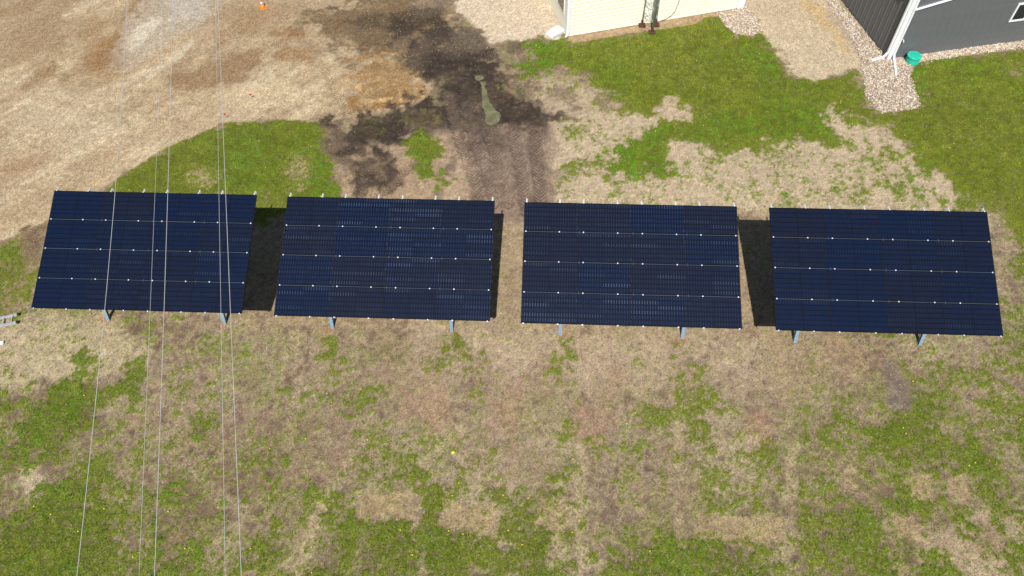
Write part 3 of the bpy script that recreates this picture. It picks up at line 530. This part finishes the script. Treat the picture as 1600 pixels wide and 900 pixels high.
# ================================================================== OVERHEAD WIRES
wm_ = simple('stranded_wire', (.66, .66, .64), .4, .3, .1, 3.)
WZ = 15.0
for P, rad, lab in (([(122,898),(165,470),(178,300),(197,0)], 0.0037, 'leftmost pale overhead wire crossing the first solar array'), ([(218,898),(237,430),(243,250),(252,0)], 0.0023, 'thinner overhead wire just left of the centre wire of five'),
        ([(243,898),(258,400),(263,240),(268,0)], 0.0038, 'middle one of the five pale overhead wires'), ([(353,898),(343,400),(339,170),(335,0)], 0.0025, 'thin overhead wire just left of the rightmost wire'), ([(378,898),(356,400),(347,190),(339,0)], 0.0037, 'rightmost pale overhead wire of the five')):
    W_ = np.array([G(*q, WZ) for q in P]); cx = np.polyfit(W_[:,1], W_[:,0], 1 if rad < .0035 else 2); ys = np.linspace(-6, 60, 45); lo, hi = W_[:,1].min(), W_[:,1].max()
    def xat(t):
        q = min(max(t, lo), hi); s = np.polyval(np.polyder(cx), q); return float(np.polyval(cx, q)+s*(t-q))
    tag(MB().tube([(xat(t), t, WZ+.0002*(t-27)**2-.1) for t in ys], rad, 6).build('overhead_wire', wm_, smooth=True), lab, 'wire', 'overhead wires')

# ================================================================== CREAM BUILDING
cream = simple('cream_siding', (.87, .83, .66), .55, 0, .03, 2.); white = simple('white_trim', (.8, .81, .82), .4, 0, .04, 3.); roofm = simple('roof_shingle', (.16, .15, .14), .9, 0, .25, 14.)
dglass, n, b = mat('window_glass'); b.inputs['Base Color'].default_value = (.02, .024, .03, 1); b.inputs['Roughness'].default_value = .05
greym = simple('grey_steel_siding', (.125, .13, .138), .42, .0, .07, 4.)
concrete = simple('pale_concrete', (.62, .61, .58), .85, 0, .1, 9., fine=.004); rust = simple('rusty_steel', (.10, .045, .028), .85, .2, .3, 14.)
CA = math.radians(12.94); cb = empty('cream_building', (A1[0], A1[1], 0), CA); tag(cb, 'cream lap-sided building at the top with the lattice mast in front', 'building')
BW, BD, BH = 9.42, 9., 3.0
MB().box((.02,.03,-.15),(BW-.02,BD,BH)).build('wall', cream, cb)
E_ = .19; lapv = [(0,.026,0),(0,.002,.0),(0,.022,E_+.012),(0,.029,E_+.012)]
def lap(L): 
    m = MB(); m.v = [(0,.028,0),(L,.028,0),(L,-.016,0),(0,-.016,0),(0,.014,E_+.02),(L,.014,E_+.02),(L,.028,E_+.02),(0,.028,E_+.02)]; m.f = [(0,1,2,3),(3,2,5,4),(4,5,6,7),(0,3,4,7),(1,6,5,2),(0,7,6,1)]; return m.mesh('siding_board', cream)
lf, ll = lap(BW-.16), lap(BD-.16)
for k_ in range(15):
    link('siding_board', lf, cb, (.08, 0, .04+k_*E_)); link('siding_board', ll, cb, (-.012, BD-.08, .04+k_*E_), (0, 0, -math.pi/2))
for (x0, x1, nm) in ((-.022, .085, 'corner_trim'), (BW-.32, BW+.02, 'corner_trim')): MB().box((x0,-.034,0),(x1,.085,BH)).build(nm, white, cb)
rf = MB(); ov = .4
rf.v = [(-ov,-ov,BH),(BW+ov,-ov,BH),(BW+ov,BD/2,BH+1.8),(-ov,BD/2,BH+1.8),(BW+ov,BD+ov,BH),(-ov,BD+ov,BH),(-ov,-ov,BH+.15),(BW+ov,-ov,BH+.15),(BW+ov,BD/2,BH+1.95),(-ov,BD/2,BH+1.95),(BW+ov,BD+ov,BH+.15),(-ov,BD+ov,BH+.15)]
rf.f = [(0,3,2,1),(3,5,4,2),(6,7,8,9),(9,8,10,11),(0,1,7,6),(5,11,10,4),(0,6,9,3),(3,9,11,5),(1,2,8,7),(2,4,10,8)]; rf.build('roof', roofm, cb)
wn_ = MB().box((-.05,.45,1.0),(-.012,1.5,2.1)).build('window', white, cb); MB().box((-.056,.52,1.07),(-.05,1.43,2.03)).build('pane', dglass, wn_)  # guessed window: framed dark pane set over a grey patch on this wall
MB().tube([(.10,-.075,2.95),(.10,-.075,.34),(.02,-.12,.2),(-.12,-.16,.12)], .045, 8).build('downspout', white, cb)
MB().tube([(BW-.36,-.07,2.95),(BW-.36,-.07,.16),(BW-.37,-.14,.08)], .045, 8).build('downspout', white, cb)
cab = simple('dark_cable', (.05, .05, .05), .6); MB().tube([(5.85,-.02,2.9),(5.8,-.022,1.6),(5.74,-.024,.9),(5.62,-.03,.45),(5.45,-.03,.22),(5.2,-.03,.1),(4.9,-.04,.05)], .014, 6).build('cable', cab, cb)
# splash block
q = G(868, 53); sb = MB(); sb.v = [(-.34,-.2,.06),(.34,-.17,.16),(.34,.17,.16),(-.34,.2,.06),(-.34,-.2,-.02),(.34,-.17,-.02),(.34,.17,-.02),(-.34,.2,-.02)]
sb.f = [(0,1,2,3),(4,7,6,5),(0,4,5,1),(1,5,6,2),(2,6,7,3),(3,7,4,0)]; sb.box((-.33,-.2,.06),(.3,-.17,.17)); sb.box((-.33,.17,.06),(.3,.2,.17))
sb.v = [(a_*1.25, b2*1.5, c*1.1) for a_, b2, c in sb.v]
tag(sb.build('splash_block', concrete, None, (*q, 0), (0, 0, math.radians(40))), 'pale concrete splash block under the cream building downspout', 'splash block')

mastm = simple('weathered_zinc', (.52, .58, .6), .45, .1, .12, 9.)
# ------------------------------------------------------------------ lattice mast
LEG = [(-.36, .10), (.06, -.52), (.33, .10)]; mq = (7.20, 33.12); ma = empty('lattice_mast', (*mq, 0), 0); tag(ma, 'galvanised triangular lattice mast standing against the cream building', 'mast')
TOP = 11.
for (lx, ly) in LEG:
    lg = MB().tube([(lx, ly, .12), (lx*.55, ly*.55, TOP)], .034, 8).build('leg', mastm, ma, smooth=True); MB().box((lx-.17,ly-.13,.02),(lx+.17,ly+.13,.12)).box((lx-.05,ly-.05,.12),(lx+.05,ly+.05,.36)).build('base_plate', rust, lg)
for f_ in range(3):
    (ax, ay), (bx, by) = LEG[f_], LEG[(f_+1) % 3]; br = MB(); z = .3; fl = 0
    while z < TOP-.35:
        s0, s1 = 1-.45*z/TOP, 1-.45*(z+.32)/TOP; p0, p1 = ((ax*s0, ay*s0, z), (bx*s1, by*s1, z+.32)) if fl == 0 else ((bx*s0, by*s0, z), (ax*s1, ay*s1, z+.32)); br.tube([p0, p1], .011, 5); z += .32; fl ^= 1
    br.build('cross_bracing', mastm, ma)
MB().tube([(.13,-.42,.3),(.10,-.26,TOP-.5)], .05, 8).build('conduit', mastm, ma, smooth=True); MB().tube([(.06,-.50,.35),(.2,-.6,.02)], .014, 5).build('ground_wire', cab, ma)

# ================================================================== GREY SHED
GA = math.radians(9.37); gs = empty('grey_shed', (A2[0], A2[1], 0), GA); tag(gs, 'dark grey ribbed steel shed with white corner trim, top right', 'building')
def loc_gs(px, py):
    q = G(px, py, .05); dx, dy = q[0]-A2[0], q[1]-A2[1]; return (dx*math.cos(GA)+dy*math.sin(GA), -dx*math.sin(GA)+dy*math.cos(GA))
GW, GD, GH, RIB, SL = 16.34, 12.16, 4.0, .38, .2
MB().box((.03,.03,-.15),(GW,GD,GH)).build('wall', greym, gs)
def panel(h):
    m = MB(); pr = [(0,0),(.03,0),(.042,-h),(.072,-h),(.084,0),(.2,0),(.206,-.006),(.228,-.006),(.234,0),(RIB,0)]
    for z in (0., GH): m.v += [(a_, .0+b2, z) for a_, b2 in pr]
    k2 = len(pr)
    for a_ in range(k2-1): m.f.append((a_, a_+1, a_+1+k2, a_+k2))
    return m.mesh('steel_panel', greym)
pme = panel(.009); pml = panel(.026)
for k_ in range(int(GW/RIB)): link('steel_panel', pme, gs, (k_*RIB, .012, .05))
for k_ in range(int(GD/RIB)): link('steel_panel', pml, gs, (.012, (k_+1)*RIB, .05), (0, 0, -math.pi/2))
MB().box((-.012,-.03,.02),(.16,.011,GH)).build('corner_trim', white, gs); MB().box((-.032,-.03,.02),(-.0125,.15,GH)).build('corner_trim', white, gs)
MB().box((.165,-.09,.3),(.25,-.02,GH)).build('downspout', white, gs); MB().box((-.11,.04,.3),(-.036,.12,GH)).build('downspout', white, gs)
MB().bar((.207,-.055,.32),(.24,-.14,.10),.08,.08).bar((.24,-.13,.1),(*loc_gs(1400,117),.05),.09,.09).build('downspout_elbow', white, gs)
MB().bar((-.07,.08,.34),(-.2,.06,.14),.08,.08).bar((-.19,.06,.13),(*loc_gs(1361.5,94.5),.05),.09,.09).build('downspout_elbow', white, gs)
MB().bar((.165,-.035,2.62),(6.5,-.035,2.62+6.34*SL),.04,.11,(0,1,0)).build('rake_trim', white, gs)
gb = MB(); gb.v = [(0,.02,GH),(GW,.02,GH),(GW/2,.02,GH+SL*GW/2),(0,.1,GH),(GW,.1,GH),(GW/2,.1,GH+SL*GW/2)]; gb.f = [(0,1,2),(3,5,4),(0,2,5,3),(1,4,5,2)]; gb.build('gable', greym, gs)
rf = MB(); o2 = .3; zr = GH+SL*GW/2
rf.v = [(-o2,-o2,GH-.02),(GW/2,-o2,zr+.05),(GW+o2,-o2,GH-.02),(-o2,GD+o2,GH-.02),(GW/2,GD+o2,zr+.05),(GW+o2,GD+o2,GH-.02)]; rf.v += [(a_, b2, c+.12) for a_, b2, c in rf.v[:6]]
rf.f = [(0,3,4,1),(1,4,5,2),(6,7,10,9),(7,8,11,10),(0,1,7,6),(1,2,8,7),(3,9,10,4),(4,10,11,5),(0,6,9,3),(2,5,11,8)]; rf.build('roof', greym, gs)
wx, wz, ww, wh = 5.56, 1.27, 1.5, .98
wi = MB().box((wx,-.045,wz),(wx+.09,.0,wz+wh)).box((wx+ww-.09,-.045,wz),(wx+ww,.0,wz+wh)).box((wx+.09,-.045,wz),(wx+ww-.09,.0,wz+.09)).box((wx+.09,-.045,wz+wh-.09),(wx+ww-.09,.0,wz+wh)).box((wx+ww/2-.03,-.04,wz+.09),(wx+ww/2+.03,.0,wz+wh-.09)).build('window', white, gs)
for (a_, b2) in ((wx+.09, wx+ww/2-.03), (wx+ww/2+.03, wx+ww-.09)): MB().box((a_,-.018,wz+.09),(b2,-.008,wz+wh-.09)).build('pane', dglass, wi)
MB().tube([(.36,.0,1.05),(.36,-.1,1.05),(.36,-.12,.98)], .022, 6).build('tap', white, gs)

# ================================================================== SMALL THINGS
# green riser with lid
gr_m = simple('green_plastic', (.015, .46, .32), .45, 0, .06, 4.); q = G(1424, 97); rs = empty('septic_riser', (*q, 0)); tag(rs, 'round green plastic riser lid beside the grey shed', 'riser')
pr = [(.295, -.05)]
for k_ in range(4): pr += [(.295, .02+k_*.075), (.31, .03+k_*.075), (.31, .06+k_*.075), (.295, .07+k_*.075)]
MB().lathe(pr, 28).build('barrel', gr_m, rs, smooth=False); ld = MB().lathe([(.325,.33),(.33,.35),(.33,.385),(.31,.40),(.15,.412),(.02,.415)], 28).build('lid', gr_m, rs)
for k_ in range(6):
    t = k_*math.pi/3; MB().lathe([(.016,.40),(.016,.416),(.01,.42)], 8, (.27*math.cos(t), .27*math.sin(t))).build('screw', alum, ld)
# traffic cone
cor = simple('orange_plastic', (.85, .22, .02), .45, 0, .05); q = G(411, 12); cn = empty('traffic_cone', (*q, 0), .5); tag(cn, 'small orange cone with white collar out on the sand yard', 'cone')
MB().box((-.17,-.17,0),(.17,.17,.035)).build('base', cor, cn); MB().lathe([(.125,.035),(.115,.06),(.08,.2)], 20).build('lower_cone', cor, cn, smooth=True); MB().lathe([(.081,.2),(.05,.36)], 20).build('collar', white, cn, smooth=True); MB().lathe([(.049,.36),(.028,.46),(.018,.47)], 20).build('tip', cor, cn, smooth=True)
# ladder
p1 = np.array(G(31.5, 492.5)); p2 = np.array(G(0, 499.5)); d = p2-p1; la = math.atan2(d[1], d[0]); ldr = empty('extension_ladder', (*p1, 0), la); tag(ldr, 'aluminium extension ladder lying on the grass at the left edge', 'ladder')
for s in (0, .36):
    r_ = MB().box((0.06, s-.03, .03), (4.6, s-.022, .11)).box((0.06, s-.022, .03), (4.6, s+.03, .04)).box((0.06, s-.022, .10), (4.6, s+.03, .11)).build('side_rail', alum, ldr); MB().box((-.01, s-.04, .02), (.065, s+.04, .12)).build('end_cap', simple('black_rubber', (.02,.02,.02), .8), r_)
for k_ in range(15): MB().tube([(.24+k_*.3, -.03, .075), (.24+k_*.3, .39, .075)], .02, 8).build('rung', alum, ldr)
# scrap and flags
def crumple(name, q, sz, m, seed):
    rr = random.Random(seed); mb = MB(); k2 = 6
    for a_ in range(k2):
        for b2 in range(k2): mb.v.append(((a_/(k2-1)-.5)*sz*1.3+rr.uniform(-.1,.1)*sz, (b2/(k2-1)-.5)*sz+rr.uniform(-.1,.1)*sz, .03+rr.uniform(0,.45)*sz))
    for a_ in range(k2-1):
        for b2 in range(k2-1): mb.f.append((a_*k2+b2, (a_+1)*k2+b2, (a_+1)*k2+b2+1, a_*k2+b2+1))
    o = mb.build(name, m, None, (*q, 0), (0, 0, rr.uniform(0, 3))); s2 = o.modifiers.new('thick', 'SOLIDIFY'); s2.thickness = .006; return o
tag(crumple('crumpled_bag', G(708, 708), .07, simple('yellow_plastic', (.85, .78, .03), .4), 3), 'small bright yellow plastic scrap on the dry lawn', 'litter')
tag(crumple('crumpled_paper', G(2, 538), .15, simple('pale_paper', (.75, .8, .84), .6), 5), 'small pale scrap of paper on the grass by the ladder', 'litter')
rd = simple('red_flag_plastic', (.6, .03, .03), .5)
for q, lab in ((G(352, 186), 'small red marker flag where the yard meets the lawn'), (G(392, 155), 'small red marker flag out on the bare sand')):
    f_ = empty('marker_flag', (*q, 0), .4); tag(f_, lab, 'flag', 'red marker flags'); MB().tube([(0,0,-.02),(0,0,.3)], .004, 5).build('wire_stake', alum, f_); MB().box((0,-.002,.2),(.1,.002,.3)).build('flag_sheet', rd, f_)
